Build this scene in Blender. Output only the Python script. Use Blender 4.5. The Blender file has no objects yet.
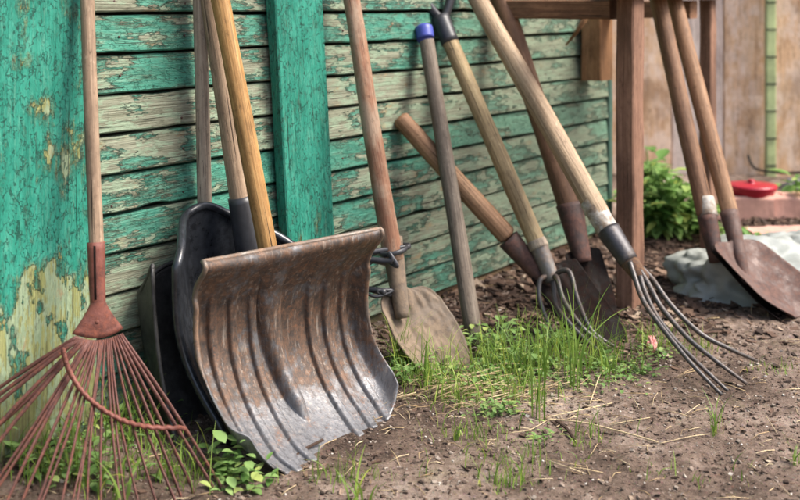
import bpy, math, random
import numpy as np
from mathutils import Vector, Matrix, noise
random.seed(7); rng = np.random.default_rng(7)
PI = math.pi
sc = bpy.context.scene
C = sc.collection
K = 0.762            # metres per layout unit (eye height is 1.05 units = 0.80 m)
F = 1100.0
H = 1.05

# ------------------------------------------------------------------ layout helpers
def P(px, py, Y):
    """point seen in direction (px,py) of the survey frame at depth Y (layout units)"""
    return Vector(((px-400)/F*Y, Y, H-(py-5)/F*Y))*K
def G(px, py, dz=0.0):
    Y = (H-dz/K)*F/(py-5)
    return P(px, py, Y)
D = Vector((0.588, 0.809, 0)).normalized()      # along the plank wall
N = Vector((D.y, -D.x, 0))                      # out of the wall
W0 = Vector((0, 3.70*K, 0))
WM = Matrix(((D.x, -N.x, 0, W0.x), (D.y, -N.y, 0, W0.y), (0, 0, 1, 0), (0, 0, 0, 1)))  # local x along, -y outwards
def wall_t(p): return (p-W0).dot(N)
def wall_s(px):
    Y = 2962/(1200-px)
    return (Y-3.70)/D.y*K
def sm(a, b, x):
    t = min(1, max(0, (x-a)/(b-a))); return t*t*(3-2*t)
def ns(*a): return noise.noise(Vector(a))
def lin(r, g, b, k=1.0):
    f = lambda c: ((c/255+0.055)/1.055)**2.4 if c > 10 else c/255/12.92
    return (min(1, f(r)*k), min(1, f(g)*k), min(1, f(b)*k), 1)

# ------------------------------------------------------------------ object helpers
def mesh(name, vs, fs, mat=None, smooth=True):
    me = bpy.data.meshes.new(name)
    me.from_pydata([tuple(v) for v in vs], [], fs); me.update()
    if smooth: me.polygons.foreach_set('use_smooth', [True]*len(me.polygons))
    if mat: me.materials.append(mat)
    return me
def link(name, me, parent=None, M=None):
    o = bpy.data.objects.new(name, me); C.objects.link(o)
    if M is None: M = Matrix.Identity(4)
    if parent is not None:
        o.parent = parent
        o.matrix_local = WORLD[parent.name].inverted() @ M
    else:
        o.matrix_world = M
    WORLD[o.name] = M.copy()
    return o
WORLD = {}
def thing(name, label, cat, loc, M=None, group=None):
    o = bpy.data.objects.new(name, None); C.objects.link(o)
    o.empty_display_size = .05
    MM = M if M is not None else Matrix.Translation(loc)
    o.matrix_world = MM; WORLD[o.name] = MM.copy()
    o['label'] = label; o['category'] = cat
    if group: o['group'] = group
    return o
def tag(o, label, cat, group=None):
    o['label'] = label; o['category'] = cat
    if group: o['group'] = group
    return o
def kind(o, k, label=None, cat=None):
    o['kind'] = k
    if label: o['label'] = label
    if cat: o['category'] = cat
    return o
def axis_matrix(a, b):
    z = (b-a).normalized()
    x = z.cross(Vector((0.31, 0.2, 0.93))).normalized(); y = z.cross(x)
    M = Matrix.Identity(4)
    for i in range(3): M[i][0] = x[i]; M[i][1] = y[i]; M[i][2] = z[i]; M[i][3] = a[i]
    return M
def tube_data(pts, rad, n=12, caps=True, flat=1.0, ref=None):
    vs = []; fs = []
    pts = [Vector(p) for p in pts]
    if not hasattr(rad, '__len__'): rad = [rad]*len(pts)
    x = None
    for i, p in enumerate(pts):
        t = (pts[min(i+1, len(pts)-1)]-pts[max(i-1, 0)]).normalized()
        if x is None:
            r = ref or (Vector((0, 0, 1)) if abs(t.z) < .9 else Vector((1, 0, 0)))
            x = (r-t*r.dot(t)).normalized()
        else:
            x = (x-t*x.dot(t)).normalized()
        y = t.cross(x)
        for k in range(n):
            a = 2*PI*k/n
            vs.append(p+(x*math.cos(a)+y*math.sin(a)*flat)*rad[i])
    for i in range(len(pts)-1):
        for k in range(n):
            a = i*n+k; b = i*n+(k+1) % n
            fs.append((a, b, b+n, a+n))
    if caps:
        fs.append(tuple(range(n-1, -1, -1))); m = (len(pts)-1)*n
        fs.append(tuple(m+k for k in range(n)))
    return vs, fs
def join(parts):
    V = []; Fc = []
    for vs, fs in parts:
        o = len(V); V += list(vs); Fc += [tuple(i+o for i in f) for f in fs]
    return V, Fc
def tube(name, pts, rad, mat, parent=None, n=12, flat=1.0, ref=None):
    base = Vector(pts[0])
    vs, fs = tube_data([Vector(p)-base for p in pts], rad, n, True, flat, ref)
    return link(name, mesh(name, vs, fs, mat), parent, Matrix.Translation(base))
def spline(pts, m=8):
    pts = [Vector(p) for p in pts]; out = []
    q = [pts[0]*2-pts[1]]+pts+[pts[-1]*2-pts[-2]]
    for i in range(1, len(q)-2):
        for k in range(m):
            t = k/m
            out.append(0.5*((2*q[i])+(q[i+1]-q[i-1])*t+(2*q[i-1]-5*q[i]+4*q[i+1]-q[i+2])*t*t+(3*q[i]-q[i-1]-3*q[i+1]+q[i+2])*t**3))
    out.append(pts[-1]); return out
def rod(name, a, b, ra, rb, mat, parent, n=24, seg=40, wob=0.0, bow=0.0, roundend=None):
    if roundend is None: roundend = name in ('handle', 'shaft', 'cap', 'rusted_joint')
    """round wooden shaft: built along its own z axis so that the grain follows it"""
    L = (b-a).length; vs = []; fs = []; sd = random.random()*99
    if name == 'handle' and not bow: bow = random.uniform(-.003, .003)
    prof = []
    for i in range(seg+1):
        t = i/seg; prof.append((t*L, ra+(rb-ra)*t))
    if roundend: prof = [(0, ra*.55), (ra*.18, ra*.9)]+[(z+ra*.4 if i == 0 else z, r) for i, (z, r) in enumerate(prof)][0:-1]+[(L-rb*.25, rb*.95), (L, rb*.6)]
    for z, r in prof:
        ox = wob*ns(z*2.2, sd, 1)+bow*math.sin(PI*z/L); oy = wob*ns(z*2.2, sd, 7)
        for k in range(n):
            an = 2*PI*k/n
            rr = r*(1+.05*ns(math.cos(an)*1.2, math.sin(an)*1.2, z*6+sd)+.012*ns(math.cos(an)*4, math.sin(an)*4, z*20+sd))
            vs.append((ox+rr*math.cos(an), oy+rr*math.sin(an), z))
    m = len(prof)
    for i in range(m-1):
        for k in range(n):
            p = i*n+k; q = i*n+(k+1) % n; fs.append((p, q, q+n, p+n))
    fs.append(tuple(range(n-1, -1, -1))); fs.append(tuple((m-1)*n+k for k in range(n)))
    return link(name, mesh(name, vs, fs, mat), parent, axis_matrix(a, b))
def box_data(x0, x1, y0, y1, z0, z1):
    vs = [Vector(v) for v in ((x0,y0,z0),(x1,y0,z0),(x1,y1,z0),(x0,y1,z0),(x0,y0,z1),(x1,y0,z1),(x1,y1,z1),(x0,y1,z1))]
    return vs, [(0,3,2,1),(4,5,6,7),(0,1,5,4),(1,2,6,5),(2,3,7,6),(3,0,4,7)]
def beam(name, M, x0, x1, y0, y1, z0, z1, mat, parent=None, bev=.004, jitter=.002, seg=None):
    """rough sawn timber, subdivided along its longest side, edges worn"""
    ext = (x1-x0, y1-y0, z1-z0); ax = max(range(3), key=lambda i: ext[i])
    n = seg or max(4, int(ext[ax]/.05)); lo = (x0, y0, z0); o1, o2 = [i for i in range(3) if i != ax]
    h1, h2 = ext[o1]/2, ext[o2]/2; c1, c2 = lo[o1]+h1, lo[o2]+h2
    ring = []
    for sx, sy in ((-1, -1), (1, -1), (1, 1), (-1, 1)):
        if sx*sy > 0: ring += [(sx*h1, sy*(h2-bev)), (sx*(h1-bev), sy*h2)] if False else [(sx*h1, sy*(h2-bev)), (sx*(h1-bev), sy*h2)]
        else: ring += [(sx*(h1-bev), sy*h2), (sx*h1, sy*(h2-bev))]
    sd = random.random()*50; vs = []; fs = []
    for i in range(n+1):
        t = lo[ax]+ext[ax]*i/n
        for k, (a, b) in enumerate(ring):
            v = [0, 0, 0]; v[ax] = t
            v[o1] = c1+a+jitter*ns(t*9, a*30+sd, b*30); v[o2] = c2+b+jitter*ns(t*9, a*30, b*30+sd)
            vs.append(v)
    for i in range(n):
        for k in range(8):
            a = i*8+k; b = i*8+(k+1) % 8; fs.append((a, b, b+8, a+8))
    fs.append(tuple(range(7, -1, -1))); fs.append(tuple(n*8+k for k in range(8)))
    me = mesh(name, vs, fs, mat, False)
    return link(name, me, parent, M)

# ------------------------------------------------------------------ material helpers
class NT:
    def __init__(s, name):
        s.m = bpy.data.materials.new(name); s.m.use_nodes = True
        s.t = s.m.node_tree; s.b = s.t.nodes['Principled BSDF']; s.out = s.t.nodes['Material Output']
    def n(s, ty, **kw):
        nd = s.t.nodes.new(ty)
        for k, v in kw.items():
            if k in nd.inputs.keys(): s.set(nd.inputs[k], v)
            else: setattr(nd, k, v)
        return nd
    def set(s, inp, v):
        if isinstance(v, bpy.types.NodeSocket): s.t.links.new(v, inp)
        else: inp.default_value = v
    def coord(s, which='Object', scale=(1, 1, 1), off=None):
        tc = s.n('ShaderNodeTexCoord').outputs[which]
        mp = s.n('ShaderNodeMapping'); s.set(mp.inputs['Vector'], tc); mp.inputs['Scale'].default_value = scale
        if off is not None: s.set(mp.inputs['Location'], off)
        return mp.outputs[0]
    def rand_off(s, k=37.0):
        r = s.n('ShaderNodeObjectInfo').outputs['Random']
        return s.math('MULTIPLY', r, k)
    def noise(s, vec, scale, detail=6, rough=.6, dist=0.0):
        nd = s.n('ShaderNodeTexNoise'); s.set(nd.inputs['Vector'], vec); nd.inputs['Scale'].default_value = scale
        nd.inputs['Detail'].default_value = detail; nd.inputs['Roughness'].default_value = rough; nd.inputs['Distortion'].default_value = dist
        return nd.outputs['Fac']
    def math(s, op, a, b=None, c=None, clamp=False):
        nd = s.n('ShaderNodeMath', operation=op); nd.use_clamp = clamp
        s.set(nd.inputs[0], a)
        if b is not None: s.set(nd.inputs[1], b)
        if c is not None: s.set(nd.inputs[2], c)
        return nd.outputs[0]
    def ramp(s, fac, stops, interp='LINEAR'):
        nd = s.n('ShaderNodeValToRGB'); s.set(nd.inputs[0], fac); e = nd.color_ramp.elements; nd.color_ramp.interpolation = interp
        while len(e) < len(stops): e.new(0.5)
        for i, (p, c) in enumerate(stops):
            e[i].position = p; e[i].color = c if hasattr(c, '__len__') else (c, c, c, 1)
        return nd.outputs[0]
    def mix(s, fac, a, b, mode='MIX'):
        nd = s.n('ShaderNodeMix'); nd.data_type = 'RGBA'; nd.blend_type = mode
        s.set(nd.inputs[0], fac); s.set(nd.inputs[6], a); s.set(nd.inputs[7], b)
        return nd.outputs[2]
    def bump(s, h, strength=.5, dist=.01, prev=None):
        nd = s.n('ShaderNodeBump'); s.set(nd.inputs['Height'], h)
        nd.inputs['Strength'].default_value = strength; nd.inputs['Distance'].default_value = dist
        if prev: s.t.links.new(prev, nd.inputs['Normal'])
        return nd.outputs[0]
    def attr(s, name, out='Fac'): return s.n('ShaderNodeAttribute', attribute_name=name).outputs[out]
    def sep(s, vec):
        nd = s.n('ShaderNodeSeparateXYZ'); s.set(nd.inputs[0], vec); return nd.outputs
    def done(s, color=None, rough=None, normal=None, metal=None, spec=None):
        if color is not None: s.set(s.b.inputs['Base Color'], color)
        if rough is not None: s.set(s.b.inputs['Roughness'], rough)
        if normal is not None: s.set(s.b.inputs['Normal'], normal)
        if metal is not None: s.set(s.b.inputs['Metallic'], metal)
        if spec is not None: s.set(s.b.inputs['Specular IOR Level'], spec)
        return s.m

def paint_wall(name, bias=0.0, plank=False):
    """weathered planks with flaking green paint; object x = along grain (z for uprights)"""
    t = NT(name)
    rnd = t.attr('rnd')
    off = t.n('ShaderNodeCombineXYZ'); t.set(off.inputs[0], t.math('MULTIPLY', rnd, 31.0)); t.set(off.inputs[1], t.math('MULTIPLY', rnd, 17.0))
    def co(a, b): return t.coord('Object', (b, b, a) if plank else (a, b, b), off.outputs[0])
    obj = t.n('ShaderNodeTexCoord').outputs['Object']; X, Y_, Z = t.sep(obj)
    big = t.noise(co(1.2, 4), 2.2, 4, .55)
    mid = t.noise(co(3.2, 11) if not plank else co(2.2, 4), 3.0, 12, .66, .15)
    fine = t.noise(co(14, 55), 5, 8, .75)
    grain = t.noise(co(1.4, 75), 3.5, 7, .7, .4)
    grain2 = t.noise(co(4, 230), 2.2, 5, .65, .3)
    speck = t.noise(co(60, 120), 4, 5, .7)
    m = t.math('ADD', mid, t.math('MULTIPLY', t.math('SUBTRACT', big, .5), .6))
    m = t.math('ADD', m, t.math('MULTIPLY', t.math('SUBTRACT', fine, .5), .12 if plank else .24))
    m = t.math('ADD', m, t.math('MULTIPLY', t.math('SUBTRACT', grain, .5), .08 if plank else .24))
    if not plank: m = t.math('ADD', m, t.math('MULTIPLY', t.math('SUBTRACT', rnd, .5), .16))
    else: m = t.math('SUBTRACT', m, t.ramp(Z, [(0.03, .30), (.22, .25), (.34, .17), (.42, .0)]))
    m = t.math('ADD', m, bias)
    mask = t.ramp(m, [(.494, 0), (.506, 1)])
    # worn band next to bare areas: grain shows through thin paint
    worn = t.math('MULTIPLY', t.ramp(m, [(.50, 1), (.64 if not plank else .56, 0)]), t.ramp(grain2, [(.46, 0), (.56, .8)]))
    paintfac = t.math('MULTIPLY', mask, t.math('SUBTRACT', 1.0, worn))
    lift = t.ramp(m, [(.47, .0), (.494, 0), (.508, 1), (.56, .6), (.7, .5)])
    pc = t.ramp(t.noise(co(3, 12), 3.0, 8, .75), [(.28, lin(18, 96, 80)), (.45, lin(32, 122, 102)), (.6, lin(48, 140, 119)), (.78, lin(100, 162, 140))])
    if not plank:
        pc = t.mix(t.ramp(X, [(0.0, .2), (.35, .62), (.9, .78)]), pc, t.ramp(fine, [(.3, lin(74, 104, 86)), (.7, lin(128, 150, 122))]))
    pc = t.mix(t.ramp(grain2, [(.3, .22 if plank else .5), (.5, 0)]), pc, lin(12, 62, 52))
    chalk = t.ramp(t.math('ADD', t.math('MULTIPLY', grain, .6), t.math('MULTIPLY', fine, .4)), [(.52, 0), (.66, .5)])
    pc = t.mix(chalk, pc, lin(126, 172, 152))
    pc = t.mix(t.ramp(speck, [(.28, .8), (.38, 0)]), pc, lin(20, 52, 42))
    wc = t.ramp(grain, [(.25, lin(76, 74, 58)), (.4, lin(116, 116, 97)), (.55, lin(144, 145, 125)), (.75, lin(172, 174, 154))]) if not plank else \
         t.ramp(grain, [(.25, lin(104, 110, 66)), (.45, lin(136, 140, 86)), (.7, lin(164, 164, 112))])
    wc = t.mix(t.ramp(grain2, [(.34, .85), (.5, 0)]), wc, lin(66, 58, 44))
    under = t.math('ADD', t.noise(co(4, 16), 3.7, 10, .72, .2), t.math('MULTIPLY', t.math('SUBTRACT', grain, .5), .3))
    wc = t.mix(t.ramp(under, [(.49, 0), (.515, .7)]), wc, t.ramp(fine, [(.3, lin(110, 138, 112)), (.7, lin(160, 178, 152))]))
    orange = t.ramp(t.noise(co(5, 9), 2.1, 6, .7), [(.60, 0), (.68, .6)])
    wc = t.mix(orange, wc, lin(160, 124, 84))
    if not plank: wc = t.mix(t.ramp(X, [(0.0, .15), (.35, .42), (.9, .6)]), wc, t.ramp(fine, [(.3, lin(84, 98, 78)), (.7, lin(128, 140, 116))]))
    col = t.mix(paintfac, wc, pc)
    dirt = t.ramp(t.noise(co(6, 16), 5, 10, .8), [(.34, .7), (.46, 0)])
    col = t.mix(dirt, col, lin(56, 52, 38))
    if plank:
        foot_ = t.math('MULTIPLY', t.ramp(Z, [(.03, 1), (.16, 0)]), t.ramp(t.noise(co(8, 8), 4, 8, .7), [(.4, 0), (.55, .8)]))
        col = t.mix(foot_, col, lin(92, 78, 58))
    # cracks in the paint: short, mostly along the grain, warped
    wn = t.n('ShaderNodeTexNoise'); t.set(wn.inputs['Vector'], co(10, 14)); wn.inputs['Scale'].default_value = 4; wn.inputs['Detail'].default_value = 5
    vc = t.n('ShaderNodeVectorMath', operation='MULTIPLY_ADD'); t.set(vc.inputs[0], wn.outputs['Color']); vc.inputs[1].default_value = (2.6, 2.6, 2.6); t.set(vc.inputs[2], co(22, 62) if not plank else co(22, 58))
    vo = t.n('ShaderNodeTexVoronoi', feature='DISTANCE_TO_EDGE'); t.set(vo.inputs['Vector'], vc.outputs[0]); vo.inputs['Scale'].default_value = 1.2
    crn = t.noise(co(9, 20), 4, 6, .7)
    cr = t.ramp(t.math('SUBTRACT', vo.outputs['Distance'], t.math('MULTIPLY', t.math('SUBTRACT', crn, .5), .35)), [(0.0, 0), (.035, 1)])
    crk = t.mix(mask, (1, 1, 1, 1), cr)
    col = t.mix(t.math('MULTIPLY', t.math('SUBTRACT', 1.0, crk), .75 if plank else .35), col, lin(18, 54, 44))
    split = t.ramp(t.noise(co(1.3, 100), 2.4, 4, .55, .3), [(.29, 0), (.33, 1)])
    col = t.mix(t.math('SUBTRACT', 1.0, split), col, lin(30, 26, 18))
    b = t.bump(grain2, .5, .005)
    b = t.bump(grain, .5, .007, b)
    b = t.bump(fine, .3, .004, b)
    b = t.bump(lift, 1.0, .007, b)
    b = t.bump(crk, .8, .003, b)
    b = t.bump(split, .7, .005, b)
    return t.done(col, t.ramp(mask, [(0, .85), (1, .5)]), b, spec=.35)

def wood(name, c1, c2, c3, rough=.7, stain=None, paint=None, scale=1.0, ax='z'):
    if 'shaft' in name: c1, c2, c3 = [(c[0]*.9, c[1]*.92, c[2]*.8, 1) for c in (c1, c2, c3)]
    t = NT(name); off = t.rand_off()
    def co(a, b): return t.coord('Object', {'z': (b, b, a), 'x': (a, b, b), 'y': (b, a, b)}[ax], off)
    g = t.noise(co(1.5*scale, 60*scale), 2.6, 6, .65, .5)
    g2 = t.noise(co(6*scale, 260*scale), 1.5, 4, .6)
    sp = t.noise(co(12, 20), 3, 8, .75)
    big = t.noise(co(2, 4), 1.5, 5, .6)
    col = t.ramp(t.math('ADD', t.math('MULTIPLY', g, .6), t.math('MULTIPLY', big, .4)), [(.32, c1), (.5, c2), (.66, c3)])
    col = t.mix(t.ramp(g2, [(.34, .55), (.5, 0)]), col, (c1[0]*.45, c1[1]*.45, c1[2]*.45, 1))
    col = t.mix(t.ramp(sp, [(.3, .7), (.42, 0)]), col, (c1[0]*.4, c1[1]*.38, c1[2]*.35, 1))
    if stain: col = t.mix(t.ramp(t.noise(co(4, 8), 2.3, 7, .7), [(.45, 0), (.6, .75)]), col, stain)
    if paint:
        col = t.mix(t.ramp(sp, [(.5, 0), (.53, .9)]), col, paint)
    dn = t.noise(co(30, 60), 2, 8, .75)
    col = t.mix(t.ramp(dn, [(.3, .75), (.44, 0)]), col, (c1[0]*.35, c1[1]*.33, c1[2]*.3, 1))
    col = t.mix(t.ramp(dn, [(.56, 0), (.68, .5)]), col, (min(1, c3[0]*1.2), min(1, c3[1]*1.22), min(1, c3[2]*1.25), 1))
    gp = t.noise(co(3.2, 6), 1.3, 5, .6)
    col = t.mix(t.ramp(gp, [(.36, .55), (.5, 0)]), col, (c1[0]*.5, c1[1]*.5, c1[2]*.5, 1))
    ck = t.ramp(t.noise(co(4, 170), 1.6, 3, .5, .2), [(.30, 0), (.34, 1)])
    col = t.mix(t.math('SUBTRACT', 1.0, ck), col, (c1[0]*.2, c1[1]*.2, c1[2]*.2, 1))
    b = t.bump(g2, .3, .002); b = t.bump(g, .35, .003, b); b = t.bump(sp, .35, .003, b); b = t.bump(ck, .6, .002, b)
    return t.done(col, rough, b, spec=.3)

def rusty(name, base, rust1, rust2, amount=.5, metal=.4, rough=.6, scale=1.0, dirt=None, vramp=None, streak=False):
    t = NT(name); co = t.coord('Object', (1, 1, 1), t.rand_off())
    n1 = t.noise(co, 14*scale, 9, .7, .2); n2 = t.noise(co, 60*scale, 8, .75); n3 = t.noise(co, 260*scale, 4, .7)
    a = t.math('ADD', t.math('MULTIPLY', n1, .65), t.math('MULTIPLY', n2, .35))
    if vramp:
        v = t.attr('v'); a = t.math('ADD', a, t.ramp(v, vramp)); a = t.math('SUBTRACT', a, .5)
    mask = t.ramp(a, [(.5-.22*(amount-.5)*2-.06, 0), (.5-.22*(amount-.5)*2+.06, 1)])
    rc = t.ramp(n2, [(.3, (rust1[0]*.5, rust1[1]*.5, rust1[2]*.5, 1)), (.45, rust1), (.62, rust2)])
    spk = t.ramp(n3, [(.60, 0), (.68, .8)])
    rc = t.mix(spk, rc, (min(1, rust2[0]*1.35), rust2[1]*1.1, rust2[2]*.8, 1))
    bc = t.mix(t.ramp(n2, [(.35, .5), (.6, 0)]), base, (base[0]*.5, base[1]*.5, base[2]*.5, 1))
    col = t.mix(mask, bc, rc)
    if streak:
        st_ = t.noise(t.coord('Object', (90, 90, 5), t.rand_off()), 1.5, 6, .7, .3)
        col = t.mix(t.ramp(st_, [(.34, .6), (.5, 0)]), col, (.03, .024, .02, 1))
        col = t.mix(t.ramp(st_, [(.56, 0), (.68, .45)]), col, lin(172, 160, 146))
        cl = t.math('ADD', t.math('MULTIPLY', t.noise(co, 110, 8, .8), .7), t.math('MULTIPLY', n1, .3))
        col = t.mix(t.ramp(cl, [(.565, 0), (.61, .7)]), col, lin(128, 82, 52))
        col = t.mix(t.ramp(cl, [(.36, .7), (.42, 0)]), col, lin(52, 44, 38))
    if dirt: col = t.mix(t.ramp(n1, [(.48, 0), (.58, .85)]), col, dirt)
    b = t.bump(n2, .35, .003); b = t.bump(n3, .35, .0015, b); b = t.bump(mask, .25, .001, b)
    return t.done(col, t.ramp(mask, [(0, rough*.72), (1, min(1, rough*1.3))]), b, metal=t.ramp(mask, [(0, metal), (1, metal*.15)]))

def plain(name, c, rough=.6, var=.25, scale=30, bump=.2, metal=0.0, spec=.5, sss=False):
    t = NT(name); co = t.coord('Object', (1, 1, 1), t.rand_off())
    n1 = t.noise(co, scale, 8, .7)
    col = t.ramp(n1, [(.3, tuple(x*(1-var) for x in c[:3])+(1,)), (.7, tuple(min(1, x*(1+var)) for x in c[:3])+(1,))])
    return t.done(col, rough, t.bump(n1, bump, .003), metal=metal, spec=spec)

def leafmat(name, c1, c2):
    t = NT(name); r = t.attr('rnd')
    col = t.ramp(r, [(0, c1), (.8, c2), (1, (c2[0]*1.5, c2[1]*1.15, c2[2], 1))])
    t.done(col, .5, spec=.35)
    tr = t.n('ShaderNodeBsdfTranslucent'); t.set(tr.inputs['Color'], col)
    mx = t.n('ShaderNodeMixShader'); mx.inputs[0].default_value = .35
    t.t.links.new(t.b.outputs[0], mx.inputs[1]); t.t.links.new(tr.outputs[0], mx.inputs[2]); t.t.links.new(mx.outputs[0], t.out.inputs[0])
    return t.m

def litter_mat(name, stops, rough=.85):
    t = NT(name); r = t.attr('rnd')
    co = t.coord('Object', (1, 1, 1))
    col = t.mix(t.ramp(t.noise(co, 180, 4), [(.35, .45), (.6, 0)]), t.ramp(r, stops), (.03, .022, .016, 1))
    return t.done(col, rough, t.bump(t.noise(co, 300, 4), .4, .002), spec=.25)

def ground_mat():
    t = NT('soil'); co = t.coord('Object', (1, 1, 1))
    a = t.noise(co, 2.6, 8, .6, .4); b_ = t.noise(co, 22, 10, .72, .2); c = t.noise(co, 120, 8, .75); d = t.noise(co, 420, 5, .7)
    s = t.math('ADD', t.math('MULTIPLY', a, .5), t.math('ADD', t.math('MULTIPLY', b_, .28), t.math('MULTIPLY', c, .22)))
    col = t.ramp(s, [(.38, lin(50, 39, 33)), (.46, lin(96, 80, 69)), (.52, lin(126, 108, 96)), (.58, lin(156, 140, 127))])
    col = t.mix(t.ramp(d, [(.3, .7), (.45, 0)]), col, lin(52, 40, 32))
    col = t.mix(t.ramp(d, [(.6, 0), (.7, .6)]), col, lin(172, 156, 138))
    v = t.n('ShaderNodeTexVoronoi'); t.set(v.inputs['Vector'], t.coord('Object', (1, 1, 1))); v.inputs['Scale'].default_value = 150
    peb = t.ramp(v.outputs['Distance'], [(.1, 1), (.42, 0)])
    col = t.mix(t.math('MULTIPLY', peb, .25), col, v.outputs['Color'], 'SOFT_LIGHT')
    moss = t.ramp(t.noise(co, 4.2, 9, .7, .3), [(.58, 0), (.72, .35)])
    col = t.mix(moss, col, lin(104, 108, 62))
    b = t.bump(d, .5, .003); b = t.bump(peb, .4, .003, b); b = t.bump(c, .7, .006, b); b = t.bump(b_, .7, .014, b)
    return t.done(col, .9, b, spec=.2)

M = {}
M['siding'] = paint_wall('peeling_green_siding', .005)
M['plank'] = paint_wall('peeling_green_plank', .12, True)
M['post'] = paint_wall('painted_green_board', .27, True)
M['dark'] = plain('dark_wood_backing', (.02, .018, .014, 1), .95)
M['rot'] = wood('rotten_sill', lin(78, 58, 42), lin(120, 94, 70), lin(150, 124, 98), .9, stain=lin(98, 106, 76), ax='x')
M['shaft_grey'] = wood('grey_shaft', lin(120, 104, 98), lin(158, 140, 130), lin(186, 168, 158))
M['shaft_greypink'] = wood('weathered_shaft', lin(124, 100, 88), lin(156, 130, 114), lin(178, 156, 140))
M['shaft_orange'] = wood('honey_shaft', lin(128, 92, 56), lin(166, 124, 80), lin(188, 152, 108), .5, scale=.8)
M['shaft_red'] = wood('ruddy_shaft', lin(112, 74, 62), lin(142, 100, 82), lin(160, 126, 106), .65, stain=lin(158, 138, 118))
M['shaft_dark'] = wood('dark_grey_shaft', lin(88, 76, 72), lin(116, 102, 96), lin(138, 126, 120), .7)
M['shaft_tan'] = wood('pale_tan_shaft', lin(122, 100, 76), lin(166, 142, 112), lin(190, 170, 140), .6)
M['shaft_brown'] = wood('brown_shaft', lin(112, 80, 62), lin(146, 110, 88), lin(168, 136, 112), .65)
M['shaft_pale'] = wood('pale_brown_shaft', lin(128, 102, 86), lin(168, 142, 122), lin(190, 168, 148), .6)
M['shaft_deep'] = wood('deep_brown_shaft', lin(92, 64, 50), lin(126, 92, 74), lin(150, 116, 94), .65)
M['timber'] = wood('brown_timber', lin(94, 66, 52), lin(124, 92, 74), lin(146, 112, 92), .8, scale=.7)
M['timber_red'] = wood('red_brown_timber', lin(104, 66, 54), lin(132, 90, 76), lin(148, 108, 92), .8, scale=.7)
M['timber_side'] = wood('tan_timber', lin(116, 82, 54), lin(146, 106, 72), lin(164, 126, 90), .8, scale=.7)
M['timber_x'] = wood('brown_beam', lin(94, 66, 50), lin(130, 94, 70), lin(156, 118, 88), .8, scale=.7, ax='x')
M['white_paint'] = rusty('chipped_white_paint', lin(176, 171, 162), lin(96, 78, 64), lin(140, 122, 102), .50, .0, .6, 2.0)
M['rake_metal'] = rusty('red_rust', lin(122, 70, 58), lin(74, 40, 32), lin(118, 66, 50), .52, .15, .7, 1.4)
M['rake_tine'] = rusty('tine_rust', lin(98, 60, 52), lin(66, 40, 36), lin(112, 66, 50), .5, .25, .65, 2.0)
M['scoop_metal'] = rusty('worn_scoop_metal', lin(116, 116, 118), lin(66, 54, 46), lin(104, 77, 58), .52, .3, .5, 1.0, streak=True,
                         vramp=[(0, .55), (.4, .60), (.6, .55), (.78, .43), (1, .35)])
M['scoop_back'] = rusty('scoop_rim', lin(118, 110, 102), lin(98, 76, 60), lin(134, 106, 84), .5, .5, .55)
M['mud_metal'] = rusty('mud_caked_metal', lin(108, 94, 80), lin(78, 65, 55), lin(122, 105, 87), .55, .0, .95, 1.0, dirt=lin(122, 106, 89))
M['black_gloss'] = plain('glossy_black_plastic', (.02, .022, .026, 1), .24, .6, 60, .12)
M['black_matte'] = plain('dusty_black_plastic', (.024, .023, .022, 1), .5, .8, 60, .5)
M['black'] = plain('black_plastic', (.03, .03, .034, 1), .42, .3, 60, .1)
M['blue'] = plain('blue_plastic', lin(62, 72, 150), .45, .2, 60, .1)
M['dark_rust'] = rusty('dark_rust', lin(22, 17, 15), lin(20, 13, 11), lin(34, 21, 17), .55, .0, .9)
M['dark_rust'].node_tree.nodes['Principled BSDF'].inputs['Specular IOR Level'].default_value = .135
M['socket_rust'] = rusty('brown_rusty_socket', lin(66, 52, 48), lin(74, 50, 44), lin(98, 68, 58), .55, .3, .65)
M['bright_rust'] = rusty('orange_rust', lin(86, 70, 58), lin(74, 54, 42), lin(108, 80, 58), .6, .1, .85)
M['shovel_rust'] = rusty('warm_rust_blade', lin(96, 76, 68), lin(70, 49, 43), lin(98, 70, 59), .55, .25, .65)
M['steel'] = rusty('grey_tine_steel', lin(84, 80, 78), lin(66, 54, 48), lin(92, 72, 58), .42, .5, .5)
M['socket_grey'] = rusty('grey_socket', lin(120, 116, 112), lin(98, 80, 68), lin(130, 108, 90), .45, .5, .6)
M['socket_black'] = rusty('blackened_socket', lin(66, 64, 66), lin(66, 56, 50), lin(90, 78, 68), .4, .5, .5)
M['soil'] = ground_mat()
M['grass'] = leafmat('grass_blades', (.10, .19, .025, 1), (.25, .36, .07, 1))
M['leaf'] = leafmat('weed_leaves', (.10, .20, .045, 1), (.24, .36, .12, 1))
M['leaf_bg'] = leafmat('shrub_leaves', (.09, .21, .04, 1), (.26, .40, .12, 1))
M['straw'] = litter_mat('dry_straw', [(0, lin(150, 124, 92)), (.5, lin(184, 160, 122)), (1, lin(208, 190, 154))])
M['litter'] = litter_mat('bark_litter', [(0, lin(40, 30, 24)), (.35, lin(70, 53, 44)), (.65, lin(98, 76, 63)), (.88, lin(126, 103, 86)), (1, lin(166, 148, 128))])
M['pebble'] = litter_mat('small_stones', [(0, lin(60, 46, 38)), (.3, lin(90, 74, 64)), (.7, lin(122, 106, 94)), (.95, lin(150, 138, 126)), (1, lin(196, 188, 178))])
M['sack'] = plain('pale_green_sack', lin(138, 142, 136), .55, .2, 9, 1.0)
M['red'] = plain('red_enamel', lin(150, 22, 40), .35, .12, 20, .05)
M['brick'] = plain('worn_pink_brick', lin(186, 142, 126), .9, .25, 20, .6)
M['ply'] = wood('fence_board', lin(182, 140, 104), lin(214, 176, 140), lin(228, 200, 170), .85, stain=lin(226, 204, 186), scale=.35)
M['ply_pale'] = wood('pale_fence_board', lin(176, 152, 140), lin(208, 190, 178), lin(224, 212, 200), .85, scale=.35)
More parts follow.
